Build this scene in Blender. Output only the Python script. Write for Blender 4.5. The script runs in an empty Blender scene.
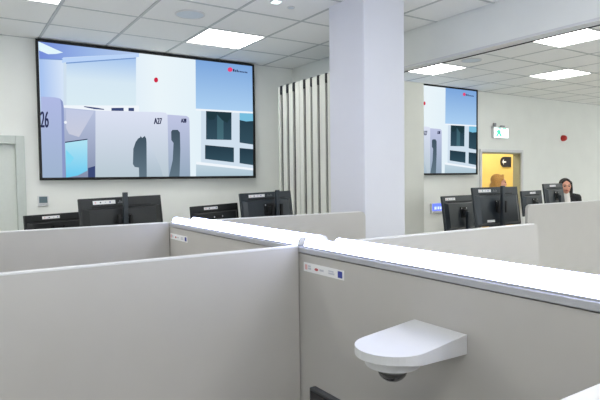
import bpy, bmesh, math, random
from mathutils import Vector, Matrix
random.seed(7)
S = bpy.context.scene
C = S.collection
PI = math.pi
# ------------------------------------------------------------------ camera, light, exposure
F = 539.8
YAW, PITCH, ROLL = math.radians(33.12), math.radians(-2.38), math.radians(-0.69)
EYE = 1.65
_f = Vector((math.sin(YAW), math.cos(YAW), 0)); _r = Vector((math.cos(YAW), -math.sin(YAW), 0)); _u = Vector((0, 0, 1))
FW = _f*math.cos(PITCH) + _u*math.sin(PITCH)
_u2 = _u*math.cos(PITCH) - _f*math.sin(PITCH)
RT = _r*math.cos(ROLL) + _u2*math.sin(ROLL)
UP = _u2*math.cos(ROLL) - _r*math.sin(ROLL)
cam = bpy.data.cameras.new('camera'); camo = bpy.data.objects.new('camera', cam); C.objects.link(camo)
cam.sensor_width = 36; cam.lens = 36*F/600; cam.clip_start = 0.05
camo.matrix_world = Matrix(((RT.x, UP.x, -FW.x, 0), (RT.y, UP.y, -FW.y, 0), (RT.z, UP.z, -FW.z, EYE), (0, 0, 0, 1)))
S.camera = camo
W = bpy.data.worlds.new('world'); S.world = W; W.use_nodes = True
W.node_tree.nodes['Background'].inputs[0].default_value = (0.75, 0.86, 1.0, 1)
W.node_tree.nodes['Background'].inputs[1].default_value = 1.2
S.view_settings.view_transform = 'Standard'; S.view_settings.look = 'None'
S.view_settings.exposure = 0.55; S.view_settings.gamma = 1.0; S.view_settings.use_curve_mapping = False
PANEL_E = 8.0      # ceiling light panels
LED_E = 10.0        # spine tubes
WINDOW_W = 22.0    # fill lamp added outside each unseen rear window (W)
Y_REAR, X_LEFT, X_RIGHT, D, CEIL = -4.2, -3.2, 12.5, 5.66, EYE + 1.335
for wx in (-1.2, 2.2, 6.6, 10.0):
    l = bpy.data.lights.new('window_fill_light', 'AREA'); l.shape = 'RECTANGLE'; l.size = 2.0; l.size_y = 1.4  # added fill lamp, brightens the room from behind the camera
    l.energy = WINDOW_W; l.color = (0.86, 0.93, 1.0)
    o = bpy.data.objects.new('window_fill_light', l); C.objects.link(o)
    o.location = (wx, Y_REAR - 0.12, 1.75); o.rotation_euler = (PI/2, 0, 0)

def ray(x, y): return RT*(x-300) - UP*(y-200) + FW*F
def onY(x, y, Y): d = ray(x, y); p = d*(Y/d.y); p.z += EYE; return p
def onX(x, y, X): d = ray(x, y); p = d*(X/d.x); p.z += EYE; return p
def project(p):
    v = Vector(p) - Vector((0, 0, EYE)); z = v.dot(FW)
    if z < .05: return None
    return 300 + F*v.dot(RT)/z, 200 - F*v.dot(UP)/z
# ------------------------------------------------------------------ materials
def lin(c):
    return tuple(((v/255)/12.92 if v/255 <= .04045 else ((v/255+.055)/1.055)**2.4) for v in c) + (1,)
def mat(name, col, rough=.5, metal=0., noise=0., scale=40., bump=0., spec=.5, emit=None, es=0., coat=0.):
    m = bpy.data.materials.new(name); m.use_nodes = True
    nt = m.node_tree; b = nt.nodes['Principled BSDF']
    b.inputs['Base Color'].default_value = lin(col); b.inputs['Roughness'].default_value = rough
    b.inputs['Metallic'].default_value = metal; b.inputs['Specular IOR Level'].default_value = spec
    b.inputs['Coat Weight'].default_value = coat
    if noise or bump:
        tc = nt.nodes.new('ShaderNodeTexCoord'); n = nt.nodes.new('ShaderNodeTexNoise')
        n.inputs['Scale'].default_value = scale; n.inputs['Detail'].default_value = 3
        nt.links.new(tc.outputs['Object'], n.inputs['Vector'])
        if noise:
            r = nt.nodes.new('ShaderNodeValToRGB'); c = lin(col)
            r.color_ramp.elements[0].position = .3; r.color_ramp.elements[1].position = .7
            r.color_ramp.elements[0].color = tuple(v*(1-noise) for v in c[:3]) + (1,)
            r.color_ramp.elements[1].color = tuple(min(1, v*(1+noise)) for v in c[:3]) + (1,)
            nt.links.new(n.outputs['Fac'], r.inputs['Fac']); nt.links.new(r.outputs['Color'], b.inputs['Base Color'])
        if bump:
            bp = nt.nodes.new('ShaderNodeBump'); bp.inputs['Strength'].default_value = bump; bp.inputs['Distance'].default_value = .002
            nt.links.new(n.outputs['Fac'], bp.inputs['Height']); nt.links.new(bp.outputs['Normal'], b.inputs['Normal'])
    if emit:
        b.inputs['Emission Color'].default_value = lin(emit); b.inputs['Emission Strength'].default_value = es
    return m
M = {
 'wall': mat('wall_paint', (236, 238, 234), .8, noise=.02, scale=3, bump=.06),
 'ceil': mat('ceiling_tile', (242, 243, 241), .95, noise=.03, scale=220, bump=.25, spec=.15),
 'grid': mat('ceiling_grid', (190, 194, 194), .5),
 'slab': mat('ceiling_void', (60, 60, 60), .9, noise=.05),
 'carpet': mat('carpet', (216, 214, 208), .7, noise=.06, scale=60, bump=.1),
 'panel': mat('partition_laminate', (191, 188, 183), .42, noise=.012, scale=9, spec=.4),
 'edge': mat('partition_edge', (222, 222, 222), .4, noise=.01),
 'cap': mat('aluminium_cap', (188, 189, 194), .38, metal=.35, noise=.02, scale=30),
 'col': mat('column_paint', (222, 223, 230), .7, noise=.01, scale=4, bump=.05),
 'slat': mat('folding_wall_panel', (218, 219, 210), .55, noise=.015, scale=6),
 'seal': mat('black_seal', (14, 15, 15), .7, noise=.1),
 'black': mat('black_plastic', (24, 27, 29), .42, noise=.08, scale=60, bump=.05),
 'black2': mat('dark_plastic_gloss', (44, 51, 57), .3, noise=.05, scale=50),
 'groove': mat('groove_black', (8, 9, 10), .6, noise=.05),
 'glassy': mat('dark_screen', (10, 12, 18), .12, noise=.05),
 'white': mat('white_plastic', (216, 217, 218), .35, noise=.008, scale=20),
 'label': mat('label_paper', (240, 240, 240), .5, noise=.01),
 'ink': mat('label_ink_dark', (50, 52, 62), .6, noise=.03),
 'inkgrey': mat('label_ink_grey', (200, 202, 210), .6, noise=.03),
 'inkred': mat('label_ink_red', (184, 80, 86), .6, noise=.03),
 'inkpink': mat('label_ink_pink', (232, 184, 182), .6, noise=.03),
 'inkblue': mat('label_ink_blue', (56, 68, 152), .6, noise=.03),
 'brand': mat('brand_grey', (105, 110, 112), .5, noise=.03),
 'doorframe': mat('door_frame_grey', (196, 203, 198), .5, noise=.02),
 'doorleaf': mat('door_leaf', (214, 219, 214), .5, noise=.015),
 'olive': mat('door_frame_olive', (158, 156, 132), .5, noise=.03, scale=20),
 'yellow': mat('yellow_paint', (226, 196, 112), .7, noise=.02, scale=5),
 'signdark': mat('sign_dark', (22, 20, 38), .4, noise=.03),
 'red': mat('red_plastic', (186, 34, 30), .4, noise=.03),
 'chrome': mat('chrome', (200, 200, 205), .15, metal=1., noise=.02),
 'dome': mat('dome_glass', (46, 46, 46), .08, noise=.02, coat=.5),
 'ring': mat('dome_ring', (150, 152, 150), .2, metal=.6, noise=.02),
 'speaker': mat('speaker_grille', (212, 222, 230), .6, noise=.06, scale=300),
 'desk': mat('desk_top', (220, 218, 214), .4, noise=.015),
 'leg': mat('grey_steel', (160, 162, 166), .4, metal=.5, noise=.03),
 'skin': mat('skin', (216, 158, 134), .5, noise=.04, scale=25),
 'hairblack': mat('hair_black', (20, 15, 17), .4, noise=.3, scale=90, bump=.4),
 'hairgold': mat('hair_golden', (196, 140, 62), .45, noise=.25, scale=90, bump=.4),
 'blazer': mat('blazer_black', (18, 18, 22), .8, noise=.15, scale=120),
 'blouse': mat('blouse_white', (228, 224, 218), .7, noise=.03, scale=60),
 'greytop': mat('grey_top', (70, 74, 84), .8, noise=.1, scale=90),
 'eye': mat('eye_dark', (30, 20, 18), .3, noise=.02),
 'lips': mat('lips', (170, 70, 66), .5, noise=.03),
 'frost': mat('panel_diffuser', (255, 255, 255), .5, emit=(255, 254, 250), es=PANEL_E, noise=.005),
 'led': mat('led_diffuser', (240, 242, 255), .5, emit=(190, 202, 255), es=LED_E, noise=.005),
 'exitface': mat('exit_face', (255, 255, 255), .5, emit=(225, 255, 248), es=1.3, noise=.005),
 'exitgreen': mat('exit_green', (20, 150, 100), .5, emit=(70, 205, 165), es=.9, noise=.01),
 'bluelit': mat('blue_display', (70, 90, 230), .4, emit=(110, 135, 245), es=.62, noise=.02),
 'bluetxt': mat('blue_display_text', (190, 200, 255), .4, emit=(180, 195, 255), es=.8, noise=.02),
 'lcd': mat('lcd_grey', (96, 116, 124), .3, noise=.03),
}
def screen_mat(name, c0, c1=None, axis=1, strength=1.0, mid=None):
    m = bpy.data.materials.new(name); m.use_nodes = True; nt = m.node_tree
    for n in list(nt.nodes): nt.nodes.remove(n)
    out = nt.nodes.new('ShaderNodeOutputMaterial'); e = nt.nodes.new('ShaderNodeEmission')
    e.inputs['Strength'].default_value = strength*2**-S.view_settings.exposure
    uv = nt.nodes.new('ShaderNodeUVMap'); uv.uv_map = 'UVMap'
    sp = nt.nodes.new('ShaderNodeSeparateXYZ'); r = nt.nodes.new('ShaderNodeValToRGB')
    r.color_ramp.elements[0].color = lin(c0); r.color_ramp.elements[1].color = lin(c1 or c0)
    if mid: k = r.color_ramp.elements.new(.5); k.color = lin(mid)
    nt.links.new(uv.outputs[0], sp.inputs[0]); nt.links.new(sp.outputs[axis], r.inputs[0])
    nt.links.new(r.outputs[0], e.inputs[0]); nt.links.new(e.outputs[0], out.inputs[0])
    return m
# ------------------------------------------------------------------ mesh helpers
def bx(bm, x0, y0, z0, x1, y1, z1):
    v = [bm.verts.new(p) for p in ((x0,y0,z0),(x1,y0,z0),(x1,y1,z0),(x0,y1,z0),(x0,y0,z1),(x1,y0,z1),(x1,y1,z1),(x0,y1,z1))]
    for f in ((3,2,1,0),(4,5,6,7),(0,1,5,4),(1,2,6,5),(2,3,7,6),(3,0,4,7)): bm.faces.new([v[i] for i in f])
    return v
def prism(bm, pts, vec):
    a = [bm.verts.new(p) for p in pts]; b = [bm.verts.new(Vector(p)+Vector(vec)) for p in pts]
    n = len(a); bm.faces.new(a); bm.faces.new(b[::-1])
    for i in range(n): bm.faces.new((a[i], b[i], b[(i+1) % n], a[(i+1) % n]))
def lathe(bm, prof, n=24, mtx=None):
    rows = []
    for r, z in prof:
        rows.append([bm.verts.new((r*math.cos(2*PI*k/n), r*math.sin(2*PI*k/n), z)) for k in range(n)])
    for a, b in zip(rows, rows[1:]):
        for k in range(n): bm.faces.new((a[k], a[(k+1) % n], b[(k+1) % n], b[k]))
    bm.faces.new(rows[0][::-1]); bm.faces.new(rows[-1])
    if mtx: bmesh.ops.transform(bm, matrix=mtx, verts=[v for r in rows for v in r])
def tube(bm, p, q, r0, r1=None, n=12, cap=True):
    p, q = Vector(p), Vector(q); d = q-p
    mt = Matrix.Translation(p) @ d.to_track_quat('Z', 'Y').to_matrix().to_4x4()
    lathe(bm, [(r0, 0), (r0 if r1 is None else r1, d.length)], n, mt)
def ball(bm, c, r, sub=2):
    r = r if isinstance(r, (tuple, list)) else (r, r, r)
    bmesh.ops.create_icosphere(bm, subdivisions=sub, radius=1, matrix=Matrix.Translation(c) @ Matrix.Diagonal((*r, 1)))
def capsule(bm, p, q, r0, r1): tube(bm, p, q, r0, r1); ball(bm, p, r0); ball(bm, q, r1)
def obj(name, bm, material, parent=None, bevel=0, smooth=False, seg=2, normals=True):
    if normals: bmesh.ops.recalc_face_normals(bm, faces=bm.faces)
    me = bpy.data.meshes.new(name); bm.to_mesh(me); bm.free()
    for mm in (material if isinstance(material, list) else [material]): me.materials.append(mm)
    o = bpy.data.objects.new(name, me); C.objects.link(o)
    if parent: o.parent = parent
    if bevel:
        b = o.modifiers.new('bevel', 'BEVEL'); b.width = bevel; b.segments = seg; b.limit_method = 'ANGLE'; b.angle_limit = math.radians(40)
    if smooth:
        for p in me.polygons: p.use_smooth = True
    return o
def box(name, x0, y0, z0, x1, y1, z1, material, parent=None, bevel=0, seg=2):
    bm = bmesh.new(); bx(bm, x0, y0, z0, x1, y1, z1); return obj(name, bm, material, parent, bevel, seg=seg)
def tag(o, label, cat=None, group=None, kind=None):
    if label: o['label'] = label
    if cat: o['category'] = cat
    if group: o['group'] = group
    if kind: o['kind'] = kind
    return o
def thing(name, label, cat, loc=(0,0,0), rotz=0, group=None):
    o = bpy.data.objects.new(name, None); C.objects.link(o); o.empty_display_size = .1
    o.location = loc; o.rotation_euler = (0, 0, rotz); return tag(o, label, cat, group)
def struct(o, label): return tag(o, label, kind='structure')
def copy_tree(o, parent=None):
    c = o.copy(); C.objects.link(c); c.parent = parent
    for ch in list(o.children): copy_tree(ch, c)
    return c
# ------------------------------------------------------------------ room shell
struct(box('floor', X_LEFT-.2, Y_REAR-.2, -.1, X_RIGHT+.2, D+3, 0, M['carpet']), 'pale floor hidden behind the partitions')
# far wall with the openings of the two doors
D1x0, D1x1, D1z = -.42, onY(24, 136, D).x, EYE + .42
D2x0, D2x1, D2z = onY(481, 152, D).x, onY(520.5, 150, D).x, EYE + .375
bm = bmesh.new(); T = .12
WT = CEIL + .1
for x0, x1, z0, z1 in ((X_LEFT-.2, D1x0, 0, WT), (D1x0, D1x1, D1z, WT), (D1x1, D2x0, 0, WT), (D2x0, D2x1, D2z, WT), (D2x1, X_RIGHT+.2, 0, WT)):
    bx(bm, x0, D, z0, x1, D+T, z1)
struct(obj('wall_far', bm, M['wall']), 'white painted wall carrying the two big screens')
struct(box('wall_left', X_LEFT-.2, Y_REAR-.2, 0, X_LEFT, D, WT, M['wall']), 'white painted wall on the left outside the picture')
struct(box('wall_right', X_RIGHT, Y_REAR-.2, 0, X_RIGHT+.2, D, WT, M['wall']), 'white painted wall far on the right')
bm = bmesh.new(); xs = [X_LEFT, -2.2, -.2, 1.2, 3.2, 5.6, 7.6, 9.0, 11.0, X_RIGHT]
for i in range(0, 9):
    if i % 2 == 0: bx(bm, xs[i], Y_REAR-.2, 0, xs[i+1], Y_REAR, WT)
    else: bx(bm, xs[i], Y_REAR-.2, 0, xs[i+1], Y_REAR, 1.0); bx(bm, xs[i], Y_REAR-.2, 2.5, xs[i+1], Y_REAR, WT)
struct(obj('wall_rear', bm, M['wall']), 'white painted wall behind the camera with added windows')
for k, i in enumerate((1, 3, 5, 7)):
    bm = bmesh.new(); a, b = xs[i], xs[i+1]; y = Y_REAR-.08
    for r in ((a, 1.0, b, 1.06), (a, 2.44, b, 2.5), (a, 1.06, a+.06, 2.44), (b-.06, 1.06, b, 2.44), ((a+b)/2-.03, 1.06, (a+b)/2+.03, 2.44)):
        bx(bm, r[0], y, r[1], r[2], y+.06, r[3])
    struct(obj('window_%d' % (k+1), bm, M['white']), 'unseen white framed window added behind the camera for fill light')  # windows are unseen, added to let fill light in from behind
# corridor behind the open doorway
YC = 7.05
bm = bmesh.new(); bx(bm, 5.5, YC, 0, X_RIGHT, YC+.15, WT)
struct(obj('wall_corridor', bm, M['yellow']), 'yellow corridor wall seen through the doorway')
bm = bmesh.new(); bx(bm, 5.35, D+T, 0, 5.5, YC+.15, WT); bx(bm, X_RIGHT, D+T, 0, X_RIGHT+.15, YC+.15, WT)
struct(obj('wall_corridor_ends', bm, M['wall']), 'white end walls of the corridor')
bm = bmesh.new(); bx(bm, 5.35, D+T, CEIL, X_RIGHT+.15, YC+.15, CEIL+.1)
struct(obj('ceiling_corridor', bm, M['ceil']), 'plain corridor ceiling behind the doorway')
for x in (6.2, 7.1, 8.0, 8.9, 9.8, 10.7):  # unseen panels added to brighten the yellow wall
    t = thing('corridor_fill_light', 'unseen square light panel added to brighten the corridor behind the doorway', 'ceiling light', (x, 6.4, CEIL), 0, 'added corridor light panels')
    box('light_frame', -.31, -.31, -.03, .31, .31, 0, M['white'], t); box('diffuser', -.28, -.28, -.034, .28, .28, -.0301, M['frost'], t)
# ceiling: slab, grid bars, tiles
ceil = struct(box('ceiling', X_LEFT-.2, Y_REAR-.2, CEIL+.03, X_RIGHT+.2, D+T, CEIL+.12, M['slab']), 'suspended ceiling of pale grey square tiles')
BX0, BX1, BZ = 3.60, 3.70, EYE + 1.0
YP = .585; Y0 = 5.07
def lines(a0, p, lo, hi):
    k = math.ceil((lo-a0)/p + 1e-6); out = [lo]
    while a0+k*p < hi-1e-6: out.append(a0+k*p); k += 1
    return out + [hi]
ylines = lines(Y0, YP, Y_REAR, D)
xl = lines(.765, .605, X_LEFT, BX0); xr = lines(4.85, .59, BX1, X_RIGHT)
lights_want = set()      # (side, i, j) tiles that are light panels
def cell(xs_, px, py):
    d = ray(px, py); p = d*((CEIL-EYE)/d.z)
    i = max(k for k in range(len(xs_)-1) if xs_[k] <= p.x); j = max(k for k in range(len(ylines)-1) if ylines[k] <= p.y)
    return i, j
seen_l = [cell(xl, 225, 40), cell(xl, 50, 0)]
seen_r = [cell(xr, 440, 69), cell(xr, 585, 35), cell(xr, 563, 74)]
jl = [j for _, j in seen_l]
def hidden_grid(xs_, base, seen, step=3):  # adds unseen panels outside the frame to even out the room light
    out = set(seen)
    for i in range(base[0] % step, len(xs_)-1, step):
        for j in range(base[1] % step, len(ylines)-1, step):
            x0, x1, y0, y1 = xs_[i], xs_[i+1], ylines[j], ylines[j+1]
            if x1-x0 < .5 or y1-y0 < .5: continue
            q = [project((x, y, CEIL)) for x in (x0, x1) for y in (y0, y1)]
            if x1 < 1.8 and 0 < y0 < 2: continue  # panels left out here to keep the front partition darker
            if not any(a and -15 < a[0] < 615 and -15 < a[1] < 415 for a in q): out.add((i, j))
    return out
far_l = hidden_grid(xl, seen_l[0], seen_l); far_r = hidden_grid(xr, seen_r[0], seen_r, 4)
G = .021
tile_cache = {}; rest = bmesh.new(); light_cells = []
def in_view(x0, x1, y0, y1):
    for x in (x0, x1):
        for y in (y0, y1):
            q = project((x, y, CEIL))
            if q and -10 < q[0] < 610 and -10 < q[1] < 410: return True
    return False
for side, xs_, lit in (('l', xl, far_l), ('r', xr, far_r)):
    for i in range(len(xs_)-1):
        for j in range(len(ylines)-1):
            x0, x1, y0, y1 = xs_[i], xs_[i+1], ylines[j], ylines[j+1]
            if x1-x0 < .05 or y1-y0 < .05: continue
            if (i, j) in lit: light_cells.append((side, x0, x1, y0, y1)); continue
            if in_view(x0, x1, y0, y1):
                key = (round(x1-x0, 3), round(y1-y0, 3))
                if key not in tile_cache:
                    bm = bmesh.new(); w, h = key[0]/2-G/2, key[1]/2-G/2; bx(bm, -w, -h, 0, w, h, .025)
                    o = obj('ceiling_tile', bm, M['ceil'], ceil, bevel=.004, seg=1); tile_cache[key] = o
                else:
                    o = tile_cache[key].copy(); C.objects.link(o)
                o.location = ((x0+x1)/2, (y0+y1)/2, CEIL)
            else:
                bx(rest, x0+G/2, y0+G/2, CEIL, x1-G/2, y1-G/2, CEIL+.025)
tag(obj('ceiling_tile_remainder', rest, M['ceil'], ceil), None, kind='stuff')
for xs_, a, b in ((xl, X_LEFT, BX0), (xr, BX1, X_RIGHT)):
    for x in xs_[1:-1]:
        box('grid_bar', x-.0103, Y_REAR, CEIL-.002, x+.0103, D, CEIL+.03, M['grid'], ceil)
    for y in ylines[1:-1]:
        box('grid_bar', a, y-.0103, CEIL-.0015, b, y+.0103, CEIL+.03, M['grid'], ceil)
lab = {}
n_l = 0
for side, x0, x1, y0, y1 in light_cells:
    cx, cy = (x0+x1)/2, (y0+y1)/2
    q = project((cx, cy, CEIL)); l = 'unseen square ceiling light panel added out of the picture'
    g = 'ceiling light panels'
    if q and q[0] > -40 and q[1] > -40 and q[0] < 640:
        if abs(q[0]-225) < 30: l = 'bright square ceiling light panel above the left screen'
        elif q[0] < 120: l = 'ceiling light panel cut by the top edge at far left'
        elif abs(q[0]-440) < 30: l = 'narrow-looking ceiling light panel right beside the column under the beam'
        elif q[1] < 55: l = 'ceiling light panel at right nearest the beam, cut by the picture edge'
        else: l = 'ceiling light panel at right, lower in view above the red alarm'
    t = thing('ceiling_light', l, 'ceiling light', (cx, cy, CEIL), 0, g)
    w, h = (x1-x0)/2-.013, (y1-y0)/2-.013
    bm = bmesh.new()
    for r in ((-w, -h, w, -h+.008), (-w, h-.008, w, h), (-w, -h+.008, -w+.008, h-.008), (w-.008, -h+.008, w, h-.008)): bx(bm, r[0], r[1], -.004, r[2], r[3], .025)
    obj('light_frame', bm, M['white'], t)
    box('diffuser', -w+.008, -h+.008, .001, w-.008, h-.008, .02, M['frost'], t)
# beam (bulkhead) carrying the folding wall track
bm = bmesh.new(); bx(bm, BX0, Y_REAR, BZ+.02, BX1, D, CEIL+.03)
beam = struct(obj('trim_1', bm, M['wall']), 'plain white bulkhead beam running across the ceiling beside the column')
box('beam_flange', BX0-.012, Y_REAR, BZ, BX1, D, BZ+.02, M['white'], beam)
box('track', BX1-.006, Y_REAR, BZ-.006, BX1+.004, D, BZ-.0005, M['groove'], beam)
# column
CX0, CY0 = onY(364.3, 100, 3.05).x, 3.05
CX1 = onY(404.6, 100, CY0).x; CY1 = onX(329.5, 100, CX0).y
struct(box('column', CX0, CY0, 0, CX1, CY1, CEIL+.03, M['col'], bevel=.008), 'square white column standing in the middle of the room')
# door frames
d1 = struct(box('door_1', D1x0+.075, D+.05, .01, D1x1-.075, D+.1, D1z-.075, M['doorleaf']), 'pale door at the left edge in a grey frame')
bm = bmesh.new()
for r in ((D1x1-.075, 0, D1x1, D1z), (D1x0, 0, D1x0+.075, D1z), (D1x0+.075, D1z-.075, D1x1-.075, D1z)): bx(bm, r[0], D-.02, r[1], r[2], D+.16, r[3])
obj('door_frame', bm, M['doorframe'], d1, bevel=.004)
bm = bmesh.new(); tube(bm, (D1x0+.16, D+.05, 1.02), (D1x0+.16, D-.01, 1.02), .012); tube(bm, (D1x0+.16, D-.01, 1.02), (D1x0+.29, D-.01, 1.02), .01); obj('door_handle', bm, M['chrome'], d1)
bm = bmesh.new(); fw = .045
for r in ((D2x0-fw, 0, D2x0, D2z+fw), (D2x1, 0, D2x1+fw, D2z+fw), (D2x0, D2z, D2x1, D2z+fw)): bx(bm, r[0], D-.025, r[1], r[2], D-.001, r[3])
d2 = struct(obj('door_2', bm, M['white'], bevel=.003), 'open doorway with a white surround leading to a yellow corridor')
bm = bmesh.new()
bx(bm, D2x1-.02, D, 0, D2x1-.0005, D+T+.01, D2z-.001); bx(bm, D2x0+.0005, D, 0, D2x0+.02, D+T, D2z-.001); bx(bm, D2x0+.02, D, D2z-.021, D2x1-.02, D+T, D2z-.001)
obj('jamb', bm, M['olive'], d2)
# ------------------------------------------------------------------ folding wall stack
SX0, SZ = 3.05, EYE + .985
sx1 = onY(424, 120, onX(331.5, 80, SX0).y).x
t = thing('folding_wall', 'stack of tall cream folding wall panels with black seals behind the column', 'folding wall', (0, 0, 0))
edges = [(278, 279.8), (282.2, 286), (288.3, 292.3), (294.8, 298.8), (299.2, 303), (305.3, 310), (311.8, 316.9), (319.1, 325), (327, 331.5)]
ys = [(onX(b, 80, SX0).y, onX(a, 80, SX0).y) for a, b in edges]
for k, (a, b) in enumerate(ys):
    bm = bmesh.new(); bx(bm, SX0, a, .015, sx1, b, SZ)
    p = obj('panel', bm, M['slat'], t, bevel=.004, seg=1)
    if k:
        prev = ys[k-1][0]
        if prev - b > .012:
            box('seal', SX0+.02, b+.001, .02, sx1-.02, prev-.001, SZ-.01, M['seal'], t)
            box('top_seal', SX0-.002, b+.001, SZ-.085, SX0+.019, prev-.001, SZ+.006, M['seal'], t)
for k in range(3):
    bm = bmesh.new(); tube(bm, (3.65, 4.35+.3*k, SZ), (3.65, 4.35+.3*k, BZ-.013), .012); obj('hanger', bm, M['leg'], t)
# ------------------------------------------------------------------ big screens
TVY = 5.60
def tvp(x, y, off=0): p = onY(x, y, TVY); p.y = TVY - off; return p
A0, A1, A2, A3 = tvp(37, 39), tvp(254.3, 65.3), tvp(254.3, 177.2), tvp(41, 179)
tx0, tx1 = (A0.x+A3.x)/2-.012, (A1.x+A2.x)/2+.004; tz0, tz1 = EYE + .002, EYE + 1.322
SM = {
 'bg': screen_mat('picture_wall', (196, 218, 246), (218, 236, 248), 0, mid=(234, 245, 250)),
 'ceil': screen_mat('picture_ceiling', (116, 142, 218), (184, 204, 236), 0, mid=(156, 184, 232)),
 'glow': screen_mat('picture_lamp', (226, 246, 252)),
 'lwall': screen_mat('picture_left_wall', (166, 194, 240), (214, 229, 248), 0),
 'blind': screen_mat('picture_blind', (218, 236, 244), (164, 196, 238), 1, mid=(214, 232, 244)),
 'blindtop': screen_mat('picture_blind_box', (186, 212, 248)),
 'shadow': screen_mat('picture_line', (120, 154, 208)),
 'blind2': screen_mat('picture_blind_right', (172, 208, 242), (124, 166, 220), 1),
 'white': screen_mat('picture_white', (240, 246, 252)),
 'dark': screen_mat('picture_dark', (60, 74, 120)),
 'navy': screen_mat('picture_text', (44, 50, 84)),
 'part': screen_mat('picture_partition', (160, 180, 206), (176, 186, 228), 1),
 'partr': screen_mat('picture_partition_edge', (138, 152, 198)),
 'alcove': screen_mat('picture_alcove', (132, 144, 172), (184, 194, 222), 1),
 'alcove2': screen_mat('picture_alcove_light', (200, 204, 220), (194, 202, 228), 1),
 'a27': screen_mat('picture_panel', (184, 200, 210), (220, 226, 244), 1),
 'a27s': screen_mat('picture_panel_shade', (172, 190, 202), (208, 218, 234), 1),
 'a28': screen_mat('picture_panel_side', (150, 170, 190), (192, 198, 228), 1),
 'cyan': screen_mat('picture_monitor', (104, 202, 240), (178, 228, 244), 1),
 'cyan2': screen_mat('picture_monitor_light', (130, 216, 244)),
 'slate': screen_mat('picture_silhouette', (98, 118, 132), (66, 84, 98), 1),
 'red': screen_mat('picture_red', (206, 40, 70)),
 'pink': screen_mat('picture_pink', (232, 70, 120)),
 'pane': screen_mat('picture_pane', (52, 80, 94), (36, 58, 72), 1),
 'pane2': screen_mat('picture_pane_light', (72, 110, 122), (58, 92, 104), 1),
 'tree': screen_mat('picture_tree', (34, 58, 66)),
 'sky': screen_mat('picture_sky', (120, 190, 222)),
 'frame': screen_mat('picture_frame', (208, 224, 238)),
 'sill': screen_mat('picture_sill', (172, 196, 210), (196, 214, 226), 1),
}
SK = list(SM)
def picture(bm, uvl, key, pts, layer):
    v = [bm.verts.new(tvp(x, y, .0006*layer)) for x, y in pts]
    f = bm.faces.new(v); f.material_index = SK.index(key)
    xs_ = [a.co.x for a in v]; zs = [a.co.z for a in v]
    for l in f.loops:
        l[uvl].uv = ((l.vert.co.x-min(xs_))/(max(xs_)-min(xs_)), (l.vert.co.z-min(zs))/(max(zs)-min(zs)))
def topy(x): return 40.3 + (x-38)*(66.4-40.3)/(253-38)
def boty(x): return 177.9 + (x-41)*(176.2-177.9)/(253-41)
def text_into(bm, uvl, key, s, x0, x1, yt, yb, layer):
    cu = bpy.data.curves.new('t', 'FONT'); cu.body = s; o = bpy.data.objects.new('t', cu); C.objects.link(o)
    bpy.context.view_layer.update()
    me = bpy.data.meshes.new_from_object(o.evaluated_get(bpy.context.evaluated_depsgraph_get()))
    bpy.data.objects.remove(o); vx = [v.co.x for v in me.vertices]; vy = [v.co.y for v in me.vertices]
    for q, (sx, sy) in enumerate(((-.3, 0), (0, 0), (.3, 0), (0, .25))):
        nv = []
        for v in me.vertices:
            u = (v.co.x-min(vx))/(max(vx)-min(vx)); w = (v.co.y-min(vy))/(max(vy)-min(vy))
            nv.append(bm.verts.new(tvp(x0+(x1-x0)*u+sx, yb+(yt-yb)*w+sy, .0006*layer+.0001*q)))
        for p in me.polygons:
            f = bm.faces.new([nv[i] for i in p.vertices]); f.material_index = SK.index(key)
    bpy.data.meshes.remove(me)
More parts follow.
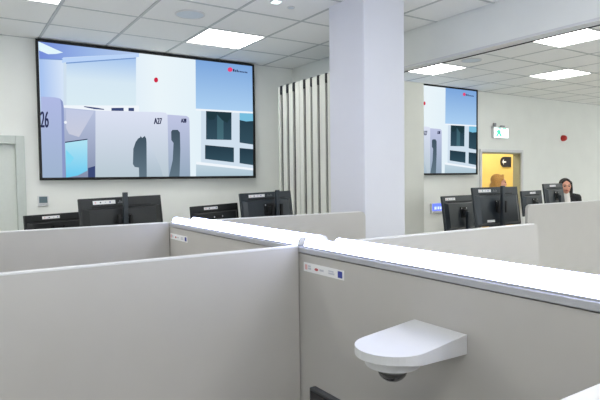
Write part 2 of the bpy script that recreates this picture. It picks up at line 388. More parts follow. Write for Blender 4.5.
def make_screen():
    t = thing('wall_screen', 'big wall screen left of the column, shown whole', 'screen', ((tx0+tx1)/2, TVY, tz0), 0, 'big wall screens')
    cx = (tx0+tx1)/2
    box('housing', tx0-cx+.005, .012, .005, tx1-cx-.005, D-TVY-.002, tz1-tz0-.005, M['black'], t)
    bm = bmesh.new(); b = .022; w = tx1-cx; h = tz1-tz0
    for r in ((-w, 0, w, b+.004), (-w, h-b, w, h), (-w, b+.004, -w+b, h-b), (w-b, b+.004, w, h-b)): bx(bm, r[0], -.012, r[1], r[2], .013, r[3])
    obj('bezel', bm, M['seal'], t)
    bm = bmesh.new(); uvl = bm.loops.layers.uv.new('UVMap')
    P = lambda k, pts, l: picture(bm, uvl, k, pts, l)
    P('bg', [(38, topy(38)), (253, topy(253)), (253, boty(253)), (41, boty(41))], 0)
    P('ceil', [(38.6, topy(38.6)), (139, topy(139)), (139, 53.6), (63, 57.5), (62.3, 59.6), (39.2, 59)], 1)
    P('lwall', [(39.3, 59.2), (63, 59.8), (63.5, 106), (41, 104)], 1)
    P('shadow', [(39.5, 58.3), (62.6, 59.2), (62.6, 60.2), (39.5, 59.2)], 2)
    P('glow', [(38.6, 42), (40, 42.2), (63, 52.6), (56, 54), (48, 54.2), (39, 50.4)], 2)
    P('blindtop', [(62, 58.2), (139, 53.4), (139, 57), (62, 63)], 2)
    P('shadow', [(66, 62.6), (136, 57.4), (136, 58.6), (66, 63.8)], 3)
    P('blind', [(66.5, 63.6), (136, 58.4), (136, 106), (66.5, 105.5)], 2)
    P('frame', [(63.5, 62.5), (66.5, 62.3), (66.5, 106), (63.5, 106)], 2)
    P('white', [(63.5, 105.3), (139, 105.6), (139, 112.5), (63.5, 109)], 3)
    P('dark', [(84, 106.2), (96, 107.6), (104, 109), (104, 109.9), (94, 109.1), (84, 107)], 4)
    P('dark', [(111.4, 108), (123.6, 107.8), (123.6, 111), (111.4, 110.8)], 4)
    P('dark', [(128.4, 107.9), (134, 107.9), (134, 111.2), (128.4, 111)], 4)
    P('red', [(156+2.1*math.cos(k*PI/6), 80+2.6*math.sin(k*PI/6)) for k in range(12)], 3)
    # right blind and window
    P('blind2', [(195.5, topy(195.5)), (253, topy(253)), (253, 112.3), (195.8, 109)], 2)
    P('white', [(195.8, 108.6), (253, 111.8), (253, 114), (195.8, 110.6)], 3)
    P('frame', [(201, 110.6), (253, 113.4), (253, 168.6), (201, 163.4)], 3)
    P('pane', [(206, 111), (231.4, 112.4), (231.4, 140), (206, 139.4)], 4)
    P('pane2', [(217, 113), (223.4, 113.2), (223.4, 139.6), (217, 139.4)], 5)
    P('tree', [(206.5, 111.2), (230.8, 112.6), (230.6, 117), (227, 123), (222, 120), (217, 114.5), (214, 119.6), (209, 120), (206.5, 116)], 6)
    P('pane', [(239.5, 113), (253, 113.6), (253, 144.6), (239.5, 142.6)], 4)
    P('sky', [(239.5, 113), (253, 113.6), (253, 121), (246, 121.5), (239.5, 120)], 5)
    P('pane', [(205, 145), (233.8, 147.6), (233.8, 162.4), (205, 159)], 4)
    P('pane', [(239.5, 148), (253, 149.2), (253, 165.2), (239.5, 163.2)], 4)
    P('sill', [(196, 162.5), (253, 169.2), (253, boty(253)), (196, boty(196))], 3)
    P('white', [(196, 161.6), (253, 168.2), (253, 170.4), (196, 164.4)], 5)
    # cubicles
    P('alcove', [(62.5, 107.6), (95.4, 110.6), (95.4, boty(95)), (62.5, boty(62.5))], 5)
    P('alcove2', [(66, 109), (94, 111.4), (79, 137), (69, 134), (66, 128)], 6)
    P('dark', [(88, 168), (95, 166), (95, boty(95)), (88, boty(88))], 6)
    P('cyan', [(65, 142.8), (87.3, 139.7), (87.3, 170.6), (78, 175.4), (66, boty(66))], 7)
    P('cyan2', [(66, 150), (74, 158), (70, 164), (66, 164)], 8)
    P('navy', [(65, 141.8), (87.3, 138.8), (87.3, 139.8), (65, 142.9)], 8)
    P('part', [(41, 96.6), (55, 97.4), (60, 98.6), (62.6, 101.6), (63.6, 107), (65.3, boty(65)), (41.4, boty(41.4))], 9)
    P('partr', [(60.2, 99), (62.6, 101.6), (63.6, 107), (65.3, boty(65)), (62.4, boty(62)), (61.2, 106)], 10)
    P('white', [(65.4+1.5*math.cos(k*PI/5), 122.4+1.5*math.sin(k*PI/5)) for k in range(10)], 9)
    P('a27', [(95.4, 110.6), (160, 112.2), (165.6, 112.8), (167.4, 115), (168.6, boty(168)), (95.4, boty(95))], 6)
    P('a27s', [(147, 140), (151, 147), (160, 166), (163, boty(163)), (146, boty(146))], 7)
    P('slate', [(135.5, 142), (138, 138.6), (140, 137.4), (140.6, 136), (142, 138), (144.6, 136), (146, 138.5), (146.4, 142), (146.6, boty(146)), (139, boty(139)), (138.8, 167.6), (134.6, 167), (132.8, 164), (133.2, 149)], 8)
    P('a28', [(167.4, 114.6), (186.6, 116), (188.8, 117.6), (189.4, 121), (190.2, boty(190)), (168.6, boty(168))], 5)
    P('slate', [(171, 131.6), (172.4, 129.9), (177.6, 129.9), (179.8, 132.6), (180.2, 150), (179.4, boty(179)), (168.8, boty(169)), (172.6, 160), (173.4, 143), (171.2, 140)], 7)
    text_into(bm, uvl, 'navy', '26', 40.6, 48.4, 111.5, 127.5, 11)
    text_into(bm, uvl, 'navy', 'A27', 154, 161.6, 118, 124, 9)
    text_into(bm, uvl, 'navy', 'A28', 181, 186, 118.6, 122.6, 9)
    # small illegible mark in the corner of the picture
    P('pink', [(230+2.5*math.cos(k*PI/6), 69.6+2.3*math.sin(k*PI/6)) for k in range(12)], 4)
    x = 232.8
    for k, (w_, h_) in enumerate(((1.6, 2.6), (1, 2), (1.2, 2.4), (1, 1.5), (1, 1.4), (1.1, 1.5), (1, 1.3), (1, 1.5), (1.1, 1.4))):
        yb = 71.6 + (x-233)*.12; P('navy', [(x, yb-h_), (x+w_, yb-h_+.1), (x+w_, yb+.1), (x, yb)], 4); x += w_+.55
    o = obj('picture', bm, [SM[k] for k in SK], None, normals=False)
    for v in o.data.vertices: v.co -= Vector((cx, TVY, tz0))
    o.parent = t
    return t
tv1 = make_screen()
tv2 = copy_tree(tv1); w2 = onY(477.2, 120, TVY).x
tv2.location.x += w2 - tx1; tv2.location.z += .012
tag(tv2, 'big wall screen right of the column, partly hidden behind it')
# ------------------------------------------------------------------ cubicle partitions
TOP = EYE - .25
SPX0, SPX1 = 1.070, 1.204
def partition(x0, x1, y, lab, round_end=None, zt=TOP, name='partition_panel', z0=.05):
    th = .024; t = thing(name, lab, 'partition', ((x0+x1)/2, y+th/2, 0), 0, 'cubicle partition panels'); ox = (x0+x1)/2
    r = .038; pts = [(x0-ox, -th/2, z0), (x1-ox, -th/2, z0)]
    arc = lambda cx, cz, a0, a1: [(cx+r*math.cos(a0+(a1-a0)*k/6), -th/2, cz+r*math.sin(a0+(a1-a0)*k/6)) for k in range(7)]
    zz = zt - .003
    pts += arc(x1-ox-r, zz-r, 0, PI/2) if round_end == 'r' else [(x1-ox, -th/2, zz)]
    pts += arc(x0-ox+r, zz-r, PI/2, PI) if round_end == 'l' else [(x0-ox, -th/2, zz)]
    bm = bmesh.new(); prism(bm, pts, (0, th, 0)); obj('panel', bm, M['panel'], t)
    e0, e1 = x0-ox+(r if round_end == 'l' else 0), x1-ox-(r if round_end == 'r' else 0)
    box('edge_strip', e0, -th/2-.0015, zt-.0055, e1, th/2+.0015, zt+.001, M['edge'], t, bevel=.002)
    for x in (x0-ox+.2, x1-ox-.2):
        box('foot', x-.03, -.12, 0, x+.03, .12, z0, M['leg'], t)
    return t
YA, YB, YN = 1.652, 3.031, .312
partition(-.3, SPX0-.002, YN, 'partition panel nearest the camera, only its top corner at lower right', 'l')
partition(-.3, SPX0-.002, YA, 'wide pale partition panel filling the lower left of the view', 'l')
partition(-.3, SPX0-.002, YB, 'pale partition panel behind the wide front one, below the left monitors', 'l')
partition(SPX1+.002, 2.545, YA, 'short partition panel with a rounded corner right of the light tubes', 'r')
partition(SPX1+.002, 2.545, YB, 'pale partition panel in front of the column foot', 'r')
partition(4.0, 7.6, 2.696, 'large partition panel at right below the dark-haired woman', 'l', zt=TOP+.003)
# spine
t = thing('partition_spine', 'thick partition spine running from the lower right, light tubes on top', 'partition', (0, 0, 0))
CAPH = .024; SY0, SY1 = -1.0, YB+.024
box('panel', SPX0+.004, SY0, .05, SPX1-.004, SY1, TOP-CAPH-.003, M['panel'], t)
box('cap_rail', SPX0, SY0, TOP-CAPH, SPX1, SY1, TOP-.004, M['cap'], t, bevel=.003)
for y in (-.8, .8, 2.5): box('foot', SPX0-.1, y-.03, 0, SPX1+.1, y+.03, .05, M['leg'], t)
# LED tubes: two rows on the cap
R_ = .0175
def led(x, y0, y1, lab):
    t = thing('led_tube', lab, 'light tube', (x, (y0+y1)/2, TOP-.004), 0, 'light tubes on the spine'); L = (y1-y0)/2
    bm = bmesh.new(); n = 20; rows = []
    prof = [(R_*1.25*math.cos(PI*k/n), .006+ .0275*math.sin(PI*k/n)) for k in range(n+1)]
    prism(bm, [(a, -L+.006, z) for a, z in prof], (0, 2*L-.012, 0)); obj('diffuser', bm, M['led'], t, smooth=False)
    box('base_rail', -R_*1.25, -L+.006, .0005, R_*1.25, L-.006, .0059, M['cap'], t)
    for s in (-1, 1):
        bm = bmesh.new(); prism(bm, [(a*1.03, s*L, z*1.03+.0002) for a, z in prof] , (0, -s*.0058, 0)); obj('end_cap', bm, M['edge'], t)
XF, XB = SPX0+.0265, SPX1-.025
yfar = SY1 - .03
led(XF, 1.662, yfar-.03, 'front light tube on the spine, farther length')
led(XF, SY0+.1, 1.628, 'front light tube on the spine, nearer length')
yb0 = onX(323.5, 236, XB).y; yb1 = onX(338.5, 238, XB).y
led(XB, yb0, yfar-.10, 'rear light tube on the spine, farther length')
led(XB, SY0+.1, yb1, 'rear light tube on the spine, nearer length')
# stickers on the spine
def sticker(name, p0, p1, hgt, lab, full=True):
    a = onX(*p0, SPX0+.004); b = onX(*p1, SPX0+.004); L = a.y-b.y
    t = thing(name, lab, 'sticker', (SPX0+.004, (a.y+b.y)/2, (a.z+b.z)/2), 0, 'stickers on the spine')
    s = math.atan2(b.z-a.z, L)
    box('paper', -.0012, -L/2, -hgt/2, -.0002, L/2, hgt/2, M['label'], t)
    def m(n, c0, c1, z0, z1, k): box(n, -.0018, L/2-c1*L, z0*hgt, -.0013, L/2-c0*L, z1*hgt, M[k], t)
    m('emblem', .04, .10, -.28, .28, 'inkpink'); m('print', .12, .20, -.2, -.02, 'inkgrey'); m('print', .12, .19, .06, .24, 'inkgrey')
    bm = bmesh.new(); bmesh.ops.create_cone(bm, segments=16, radius1=.15*hgt, radius2=.15*hgt, depth=.0006, cap_ends=True, matrix=Matrix.Translation((-.0016, L/2-.34*L, -.05*hgt)) @ Matrix.Rotation(PI/2, 4, 'Y') @ Matrix.Diagonal((1, 2.3, 1, 1)))
    obj('emblem', bm, M['inkred'], t)
    m('print', .42, .52, -.12, .08, 'inkgrey'); m('print', .64, .78, -.2, -.02, 'inkgrey'); m('print', .64, .76, .05, .2, 'inkgrey')
    m('flag', .86, .96, -.34, .34, 'inkblue')
    t.rotation_euler = (0, 0, 0); return t
sticker('sticker', (304, 266.5), (344.3, 275.4), .0325, 'white printed sticker on the spine near the wide front panel')
sticker('sticker', (170.5, 236.5), (187.5, 238.8), .0325, 'white printed sticker at the far end of the spine')
# dome camera on its bracket
zt = EYE - .396; yc = .980; rr = .089
t = thing('dome_camera', 'white wall bracket with a dome camera fixed to the spine', 'camera', (SPX0+.003, yc, zt))
BA = math.radians(12); ax = Vector((-math.cos(BA), -math.sin(BA))); nn = Vector((-ax.y, ax.x)); BL = .212
cc = ax*BL; xa, ya = cc.x, cc.y
def root(p): return p - ax*(p.x/ax.x)
arcp = [cc + rr*(nn*math.cos(PI*k/20) + ax*math.sin(PI*k/20)) for k in range(21)]
po = [tuple(root(arcp[0]))] + [tuple(q) for q in arcp] + [tuple(root(arcp[-1]))]
bm = bmesh.new()
def thick(x): return .021 + (.050-.021)*max(0, min(1, (x+.25)/.25))
top = [bm.verts.new((x, y, 0)) for x, y in po]; bot = [bm.verts.new((x, y, -thick(x))) for x, y in po]
n = len(po); bm.faces.new(top)
for i in range(n): bm.faces.new((top[i], bot[i], bot[(i+1) % n], top[(i+1) % n]))
for i in range(n//2): 
    j = n-1-i
    if j-1 > i+1: bm.faces.new((bot[i], bot[i+1], bot[j-1], bot[j]))
    elif j-1 == i+1: bm.faces.new((bot[i], bot[i+1], bot[j]))
obj('bracket', bm, M['white'], t, bevel=.005, seg=3)
bm = bmesh.new(); lathe(bm, [(.062, -.047), (.065, -.044), (.065, -.0205)], 40, Matrix.Translation((xa, ya, 0))); obj('camera_base', bm, M['white'], t, bevel=.002)
bm = bmesh.new(); lathe(bm, [(.037, -.059), (.040, -.056), (.040, -.0471)], 32, Matrix.Translation((xa, ya, 0))); obj('dome_ring', bm, M['ring'], t)
bm = bmesh.new(); lathe(bm, [(.035*math.cos(a), -.0591-.028*math.sin(a)) for a in (1.5, 1.3, 1.0, .7, .4, .15, 0)], 32, Matrix.Translation((xa, ya, 0))); obj('dome', bm, M['dome'], t, smooth=True)
# ------------------------------------------------------------------ desks
DZ = .74
def desk(x0, x1, y0, y1, lab):
    t = thing('desk', lab, 'desk', ((x0+x1)/2, (y0+y1)/2, 0), 0, 'desks hidden by partitions'); w, h = (x1-x0)/2, (y1-y0)/2
    box('tabletop', -w, -h, DZ-.028, w, h, DZ, M['desk'], t, bevel=.003)
    for sx in (-1, 1):
        for sy in (-1, 1): box('leg', sx*(w-.08)-.025, sy*(h-.08)-.025, 0, sx*(w-.08)+.025, sy*(h-.08)+.025, DZ-.0285, M['leg'], t)
desk(.35, SPX0-.01, YN+.04, YA-.02, 'pale desk below the dome camera, hidden from view')
desk(.35, SPX0-.01, YA+.045, YB-.02, 'pale desk between the two left partition panels, hidden from view')
desk(SPX1+.01, 1.95, YA+.045, YB-.02, 'pale desk right of the spine, hidden from view')
desk(-.3, 1.35, 3.75, 4.75, 'pale desk carrying the two left monitors')
desk(1.45, 3.0, 3.75, 4.75, 'pale desk carrying the two monitors under the left screen corner')
desk(3.7, 4.72, 2.85, 4.1, 'pale desk carrying the monitors between column and doorway')
desk(4.80, 7.0, 2.85, 4.2, 'pale desk behind the large right partition panel')
# ------------------------------------------------------------------ monitors
def monitor(px, py, Y, w, lab, yaw=0, tilt=8, roll=0, pole=None, label=(-.5,), low=None, brand=True, hgt=None, ratio=.59, facing=0, tone='black'):
    p = onY(px, py, Y) if not isinstance(px, Vector) else px
    h = w*ratio
    t = thing('monitor', lab, 'monitor', (p.x, p.y, DZ), math.radians(yaw)+facing, 'desktop monitors')
    topz = p.z - DZ
    A = Matrix.Translation((0, 0, topz - h/2)) @ Matrix.Rotation(math.radians(roll), 4, 'Y') @ Matrix.Rotation(math.radians(-tilt), 4, 'X')
    def mk(name, bm, m, par, bevel=0):
        bmesh.ops.transform(bm, matrix=A, verts=bm.verts); return obj(name, bm, m, par, bevel)
    bm = bmesh.new(); bx(bm, -w/2, -.012, -h/2, w/2, .010, h/2); shell = mk('housing', bm, M[tone], t, .004)
    bm = bmesh.new(); bx(bm, -w/2+.008, .0102, -h/2+.014, w/2-.008, .0112, h/2-.008); mk('screen', bm, M['glassy'], t)
    # raised back with sloping sides
    a = (-w*.47, -h*.47, w*.47, h*.30); b = (-w*.40, -h*.42, w*.40, h*.26)
    bm = bmesh.new()
    v = [bm.verts.new(q) for q in ((a[0], -.0121, a[1]), (a[2], -.0121, a[1]), (a[2], -.0121, a[3]), (a[0], -.0121, a[3]), (b[0], -.034, b[1]), (b[2], -.034, b[1]), (b[2], -.034, b[3]), (b[0], -.034, b[3]))]
    for f in ((0,1,2,3), (7,6,5,4), (0,4,5,1), (1,5,6,2), (2,6,7,3), (3,7,4,0)): bm.faces.new([v[i] for i in f])
    mk('back_cover', bm, M[tone], t, .003)
    bm = bmesh.new(); bx(bm, -w*.36, -.0140, h*.305, w*.36, -.0122, h*.335); mk('groove', bm, M['groove'], t)
    bm = bmesh.new(); bx(bm, -.055, -.041, -.055, .055, -.0345, .055); mk('mount_plate', bm, M['groove'], t, .002)
    for sx in (-1, 1):
        bm = bmesh.new(); tube(bm, A @ Vector((sx*.042, -.041, .042)), A @ Vector((sx*.042, -.045, .042)), .007, n=8); obj('bolt', bm, M['chrome'], t)
    lx = label[0]*w
    bm = bmesh.new(); bx(bm, lx, -.0138, h*.37, lx+.165 if w > .52 else lx+.14, -.0122, h*.445); lb = mk('label_strip', bm, M['label'], t)
    for q, c in ((.10, 'inkpink'), (.36, 'ink'), (.62, 'inkgrey'), (.86, 'inkblue')):
        ww = .14; bm = bmesh.new(); bx(bm, lx+q*ww, -.0145, h*.395, lx+q*ww+.009, -.0139, h*.42); mk('label_print', bm, M[c], lb)
    if brand:
        for k in range(6):
            bx0 = lx+.185+k*.0105; bm = bmesh.new(); bx(bm, bx0, -.0130, h*.375, bx0+.0075, -.0122, h*(.40+.018*((k*5) % 3))); mk('brand_letter', bm, M['brand'], t)
    if low is not None:
        bm = bmesh.new(); bx(bm, low*w, -.0362, -h*.40, low*w+.1, -.0345, -h*.34); mk('label_strip', bm, M['label'], t)
    # pole stand
    po = pole[0]*w if pole else 0; pt = topz + (pole[1] if pole else -h*.45)
    pw = .016 if pole else .016
    back = (A @ Vector((0, -.041, 0))).y; yb = min(back, (A @ Vector((0, -.041, h/2))).y, (A @ Vector((0, -.041, -h/2))).y) - .003
    box('pole', po-pw, yb-.03, .012, po+pw, yb, pt, M['black2'], t, bevel=.003)
    ac = A @ Vector((0, -.041, 0))
    box('arm', min(po, ac.x)-.03, yb+.0005, ac.z-.03, max(po, ac.x)+.03, ac.y+.001, ac.z+.03, M['black'], t)
    box('base', po-.11, yb-.09, 0, po+.11, yb+.10, .0118, M['black'], t, bevel=.003)
    if pole:
        for s in (-1, 1): box('clamp', po+s*.045-.012, yb-.022, ac.z-.06, po+s*.045+.012, yb-.001, ac.z+.05, M['groove'], t, bevel=.003)
    return t
monitor(55.5, 213.6, 4.62, .49, 'lowest black monitor at far left beside the grey door frame', yaw=20, tilt=5, roll=-.5, label=(-.22,), brand=False)
monitor(122.5, 196.8, 4.12, .63, 'wide black monitor under the left screen with a tall pole', yaw=6, tilt=8, roll=-1.2, pole=(-.02, .035), label=(-.34,))
monitor(215.5, 204.6, 4.2, .49, 'low black monitor just behind the far end of the light tubes', yaw=13, tilt=5, roll=-1.5, label=(-.24,), brand=False)
monitor(267, 192, 4.15, .54, 'black monitor with a pole in front of the folding wall panels', yaw=4, tilt=8, roll=-1.5, pole=(.10, .018), label=(-.34,), tone='black2')
monitor(461, 195.4, 3.82, .61, 'dark monitor beside the small blue lit box', yaw=5, tilt=8, roll=0, label=(-.42,), brand=False, tone='black2')
monitor(496.5, 187, 3.2, .61, 'tall dark monitor with a central pole before the doorway', yaw=-3, tilt=8, roll=0, pole=(-.03, .012), label=(-.38,), low=-.3, tone='black2')
monitor(532, 190.6, 3.85, .50, 'small dark monitor right of the doorway above the partition', yaw=8, tilt=6, roll=0, label=(-.1,), brand=False, tone='black2')
monitor(554, 183.5, 3.95, .54, 'dark monitor standing directly beside the dark-haired woman', yaw=8, tilt=8, roll=0, label=(-.2,), brand=False, tone='black2')
monitor(Vector((.835, 1.045, EYE-.583)), 0, 0, .37, 'black monitor corner below the dome camera at the bottom edge', tilt=0, facing=PI/2, ratio=.52, label=(-.3,), brand=False)
# ------------------------------------------------------------------ things on the far wall
def wallp(px, py): return onY(px, py, D)
p = wallp(43, 201)
t = thing('thermostat', 'small white thermostat with grey display below the left screen', 'thermostat', (p.x, D, p.z))
box('housing', -.048, -.022, -.05, .048, -.001, .05, M['white'], t, bevel=.005); box('display', -.036, -.0245, -.018, .036, -.0222, .042, M['lcd'], t)
for k in range(3): box('button', -.03+.024*k, -.0245, -.04, -.016+.024*k, -.0222, -.03, M['inkgrey'], t)
p = wallp(436.2, 207.2)
t = thing('lit_box', 'small blue lit display box on the wall under the right screen', 'display', (p.x, D, p.z))
box('housing', -.135, -.04, -.085, .135, -.001, .065, M['white'], t, bevel=.006); box('display', -.125, -.0435, -.05, .125, -.0403, .056, M['bluelit'], t)
for k, (x, w_) in enumerate(((-.085, .035), (-.04, .012), (-.015, .03), (.03, .035))): box('display_mark', x, -.045, -.03, x+w_, -.0437, .012, M['bluetxt'], t)
p = wallp(498.6, 133.3)
t = thing('exit_sign', 'lit white and green exit sign above the yellow doorway', 'sign', (p.x, D, p.z))
box('housing', -.19, -.05, -.085, .19, -.001, .10, M['white'], t, bevel=.005)
box('face', -.18, -.0535, -.078, .18, -.0503, .078, M['exitface'], t)
box('bracket', -.16, -.045, .1005, -.12, -.012, .16, M['leg'], t); box('bracket', .02, -.045, .1005, .10, -.012, .125, M['leg'], t)
def green(pts):
    bm = bmesh.new(); prism(bm, [(x*1.25-.02, -.0538, z*1.15) for x, z in pts], (0, -.0015, 0)); obj('pictogram', bm, M['exitgreen'], t)
green([(-.10, -.05), (-.06, -.05), (-.035, -.01), (-.01, -.05), (.03, -.05), (0, .0), (0, .03), (-.03, .045), (-.06, .04), (-.085, .01), (-.07, .0), (-.05, .02)])
green([(-.015+.016*math.cos(k*PI/5), .062+.013*math.sin(k*PI/5)) for k in range(10)])
green([(.045, -.05), (.055, -.05), (.055, .06), (.10, .06), (.10, -.05), (.11, -.05), (.11, .07), (.045, .07)])
p = wallp(562.3, 138.3)
t = thing('fire_alarm', 'round red fire alarm on the white wall at right', 'alarm', (p.x, D-.001, p.z))
RX = Matrix.Rotation(PI/2, 4, 'X')
bm = bmesh.new(); lathe(bm, [(.055, 0), (.055, .03)], 28, RX); obj('base', bm, M['red'], t)
bm = bmesh.new(); lathe(bm, [(.05, .0301), (.05, .05), (.038, .07), (.02, .078)], 28, RX); obj('sounder', bm, M['red'], t, smooth=False)
p = onY(505.2, 162, YC)
t = thing('corridor_sign', 'dark half-round sign with a white mark on the yellow corridor wall', 'sign', (p.x, YC, p.z))
s = .105
bm = bmesh.new(); prism(bm, [(.17, -.002, -s), (.17, -.002, s), (-.06, -.002, s)] + [(-.06+s*math.cos(PI/2+PI*k/12), -.002, s*math.sin(PI/2+PI*k/12)) for k in range(1, 12)] + [(-.06, -.002, -s)], (0, -.02, 0)); obj('plate', bm, M['signdark'], t)
bm = bmesh.new(); prism(bm, [(-.13, -.0221, 0), (-.08, -.0221, .06), (-.08, -.0221, .02), (0, -.0221, .012), (0, -.0221, -.012), (-.08, -.0221, -.02), (-.08, -.0221, -.06)], (0, -.002, 0)); obj('arrow', bm, M['label'], t)
# ceiling speakers, sprinkler and detector
def ceil_round(name, px, py, r, lab, cat, m, grp=None):
    d = ray(px, py); q = d*((CEIL-EYE)/d.z)
    t = thing(name, lab, cat, (q.x, q.y, CEIL), 0, grp)
    bm = bmesh.new(); lathe(bm, [(r, -.0005), (r, -.006), (r*.93, -.010), (r*.90, -.010), (r*.90, -.0006)], 36); obj('rim', bm, M['white'], t)
    bm = bmesh.new(); lathe(bm, [(r*.895, -.0005), (r*.895, -.006), (r*.5, -.008), (r*.05, -.009)], 36); obj('grille', bm, m, t)
    return t
ceil_round('ceiling_speaker', 190, 14, .122, 'round ceiling speaker above the left screen', 'speaker', M['speaker'], 'ceiling speakers')
ceil_round('ceiling_speaker', 471.5, 60, .122, 'round ceiling speaker right of the column near the beam', 'speaker', M['speaker'], 'ceiling speakers')
ceil_round('smoke_detector', 291, 7, .03, 'tiny round detector on the ceiling left of the column', 'detector', M['speaker'])
d = ray(276, .5); q = d*((CEIL-EYE)/d.z)
t = thing('emergency_lamp', 'small lit emergency lamp on the ceiling at the top edge', 'lamp', (q.x, q.y, CEIL), 0)
box('housing', -.036, -.036, -.012, .036, .036, -.0005, M['white'], t, bevel=.003); box('lens', -.03, -.03, -.016, .03, .03, -.0122, M['exitface'], t)
# ------------------------------------------------------------------ people
def fused(name, parts, material, parent, voxel=.012, smooth=6):
    bm = bmesh.new(); parts(bm); o = obj(name, bm, material, parent)
    r = o.modifiers.new('r', 'REMESH'); r.mode = 'VOXEL'; r.voxel_size = voxel; r.use_smooth_shade = True
    s = o.modifiers.new('s', 'SMOOTH'); s.iterations = smooth; s.factor = .5
    bpy.context.view_layer.update()
    me = bpy.data.meshes.new_from_object(o.evaluated_get(bpy.context.evaluated_depsgraph_get()))
    o.modifiers.clear(); old = o.data; o.data = me; bpy.data.meshes.remove(old)
    for p in me.polygons: p.use_smooth = True
    return o
def hand(bm, wr, d, n, s=1):
    # wr wrist, d direction of the fingers, n palm normal
    d = Vector(d).normalized(); n = Vector(n).normalized(); side = d.cross(n)
    wr = Vector(wr); pc = wr + d*.045
    for k in range(4):
        b = wr + d*.08 + side*(k-1.5)*.019; capsule(bm, wr + d*.01 + side*(k-1.5)*.012, b, .012, .0105)
        L = (.062, .072, .068, .052)[k]; m_ = b + (d*.9+n*.25).normalized()*L*.55; capsule(bm, b, m_, .0098, .009); capsule(bm, m_, m_ + (d*.6+n*.6).normalized()*L*.5, .0088, .0075)
    b = wr + d*.025 - side*s*.03; m_ = b + (d*.6 - side*s*.7 + n*.2).normalized()*.045; capsule(bm, wr + d*.01, b, .014, .013); capsule(bm, b, m_, .012, .0105); capsule(bm, m_, m_ + (d*.9 - side*s*.2 + n*.3).normalized()*.03, .0098, .008)
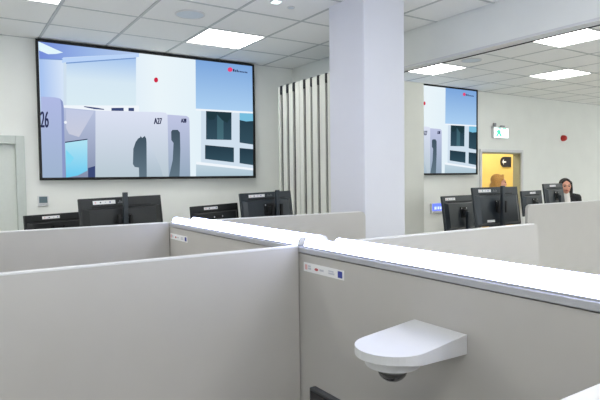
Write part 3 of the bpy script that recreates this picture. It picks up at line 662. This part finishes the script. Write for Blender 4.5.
def person(loc, rotz, H, lab, hair, top, lower, inner, head_turn, style, hang=False):
    t = thing('person', lab, 'person', loc, rotz); k = H/1.62
    V = lambda x, y, z: Vector((x*k, y*k, z*k))
    arms = []
    for s in (-1, 1): arms.append((V(s*.175, 0, 1.335), V(s*.235, .03, 1.07), V(s*.17, -.22, 1.02)))
    if hang: arms = [(V(s*.175, 0, 1.335), V(s*.215, .03, 1.06), V(s*.225, -.03, .82)) for s in (-1, 1)]
    HC = V(0, -.015, 1.505)
    hm = Matrix.Translation(HC) @ Matrix.Rotation(math.radians(head_turn), 4, 'Z')
    def hp(x, y, z): return hm @ (Vector((x, y, z))*k)
    def body(bm):
        ball(bm, hp(0, .012, .025), (.072*k, .088*k, .09*k), 3)          # skull
        ball(bm, hp(0, -.022, -.03), (.058*k, .064*k, .078*k), 3)        # face
        ball(bm, hp(0, -.045, -.088), (.026*k, .024*k, .022*k))          # chin
        capsule(bm, hp(0, -.082, .008), hp(0, -.098, -.028), .009*k, .0135*k)   # nose
        ball(bm, hp(0, -.076, .022), (.045*k, .016*k, .012*k))           # brow
        ball(bm, hp(0, -.080, -.058), (.022*k, .012*k, .012*k))          # mouth
        for s in (-1, 1): ball(bm, hp(s*.072, .006, 0), (.012*k, .02*k, .03*k)); ball(bm, hp(s*.034, -.062, -.028), (.022*k, .02*k, .02*k))
        capsule(bm, V(0, .0, 1.33), V(0, -.005, 1.45), .056*k, .05*k)     # neck
        ball(bm, V(0, .0, 1.22), (.155*k, .10*k, .15*k)); ball(bm, V(0, 0, 1.06), (.12*k, .09*k, .15*k)); ball(bm, V(0, .01, .90), (.16*k, .115*k, .14*k))
        for s, (a, b, c) in zip((-1, 1), arms):
            capsule(bm, a, b, .045*k, .036*k); capsule(bm, b, c, .036*k, .026*k)
            capsule(bm, V(s*.085, 0, .86), V(s*.095, -.01, .48), .082*k, .054*k); capsule(bm, V(s*.095, -.01, .48), V(s*.095, .02, .085), .05*k, .034*k)
            capsule(bm, V(s*.095, .03, .045), V(s*.11, -.13, .03), .04*k, .03*k)
            hand(bm, c, (0, -.1, -1) if hang else (-s*.2, -1, 0), (-s, 0, 0) if hang else (0, 0, -1), s)
    fused('body', body, M['skin'], t, .0085, 3)
    for s in (-1, 1):
        bm = bmesh.new(); ball(bm, hp(s*.031, -.081, .004), (.013*k, .007*k, .0075*k)); obj('eye', bm, M['eye'], t)
        bm = bmesh.new(); capsule(bm, hp(s*.016, -.090, .024), hp(s*.046, -.080, .026), .0035*k, .003*k); obj('eyebrow', bm, hair, t)
    bm = bmesh.new(); ball(bm, hp(0, -.090, -.058), (.021*k, .006*k, .007*k)); obj('lips', bm, M['lips'], t)
    def hairf(bm):
        ball(bm, hp(0, .034, .045), (.086*k, .090*k, .084*k), 3)
        ball(bm, hp(0, .055, -.02), (.088*k, .062*k, .11*k), 3)
        for s in (-1, 1):
            capsule(bm, hp(s*.072, .0, .06), hp(s*.084, .02, -.06), .022*k, .026*k)
            if style == 'long': capsule(bm, hp(s*.084, .03, -.05), hp(s*.085, .015, -.16), .026*k, .022*k)
            capsule(bm, hp(s*.018, -.048, .104), hp(s*.072, -.034, .045), .018*k, .016*k)
        capsule(bm, hp(0, .07, -.05), hp(0, .075, -.17), .07*k, .055*k)
    fused('hair', hairf, hair, t, .009, 4)
    def jacket(bm):
        ball(bm, V(0, .008, 1.22), (.172*k, .118*k, .16*k)); ball(bm, V(0, .008, 1.06), (.138*k, .108*k, .16*k)); ball(bm, V(0, .012, .90), (.172*k, .125*k, .12*k))
        for s, (a, b, c) in zip((-1, 1), arms):
            ball(bm, a, .062*k); capsule(bm, a, b, .058*k, .05*k); capsule(bm, b, b+(c-b)*.9, .048*k, .038*k); capsule(bm, V(s*.06, .02, 1.372), a, .045*k, .06*k)
    fused('jacket', jacket, top, t, .012, 4)
    def shirt(bm):
        # open front wedge, a little proud of the jacket
        ball(bm, V(0, -.045, 1.27), (.06*k, .078*k, .14*k)); capsule(bm, V(0, -.015, 1.33), V(0, -.012, 1.395), .064*k, .06*k)
        ball(bm, V(0, -.045, 1.12), (.045*k, .075*k, .15*k))
    if inner: fused('blouse', shirt, inner, t, .010, 3)
    def trousers(bm):
        ball(bm, V(0, .01, .88), (.168*k, .122*k, .12*k))
        for s in (-1, 1): capsule(bm, V(s*.085, 0, .86), V(s*.095, -.01, .48), .09*k, .065*k); capsule(bm, V(s*.095, -.01, .48), V(s*.095, .02, .09), .062*k, .055*k)
    fused('trousers', trousers, lower, t, .014, 3)
    for s in (-1, 1):
        bm = bmesh.new(); capsule(bm, V(s*.095, .03, .05), V(s*.11, -.14, .04), .05*k, .04*k)
        for v in bm.verts: v.co.z = max(v.co.z, 0)
        obj('shoe', bm, M['seal'], t, smooth=True)
    return t
Yw = 4.5; p = onY(565.2, 177.6, Yw)
person((p.x, Yw, 0), math.radians(-38), p.z*1.62/1.638, 'dark-haired person in a black blazer and white top facing the camera', M['hairblack'], M['blazer'], M['blazer'], M['blouse'], -8, 'long')
Yw = 5.12; p = onY(498.2, 173.4, Yw)
person((p.x, Yw, 0), math.radians(48), p.z*1.62/1.638, 'person with golden hair turned right, standing before the yellow doorway', M['hairgold'], M['greytop'], M['blazer'], None, 0, 'long', True)
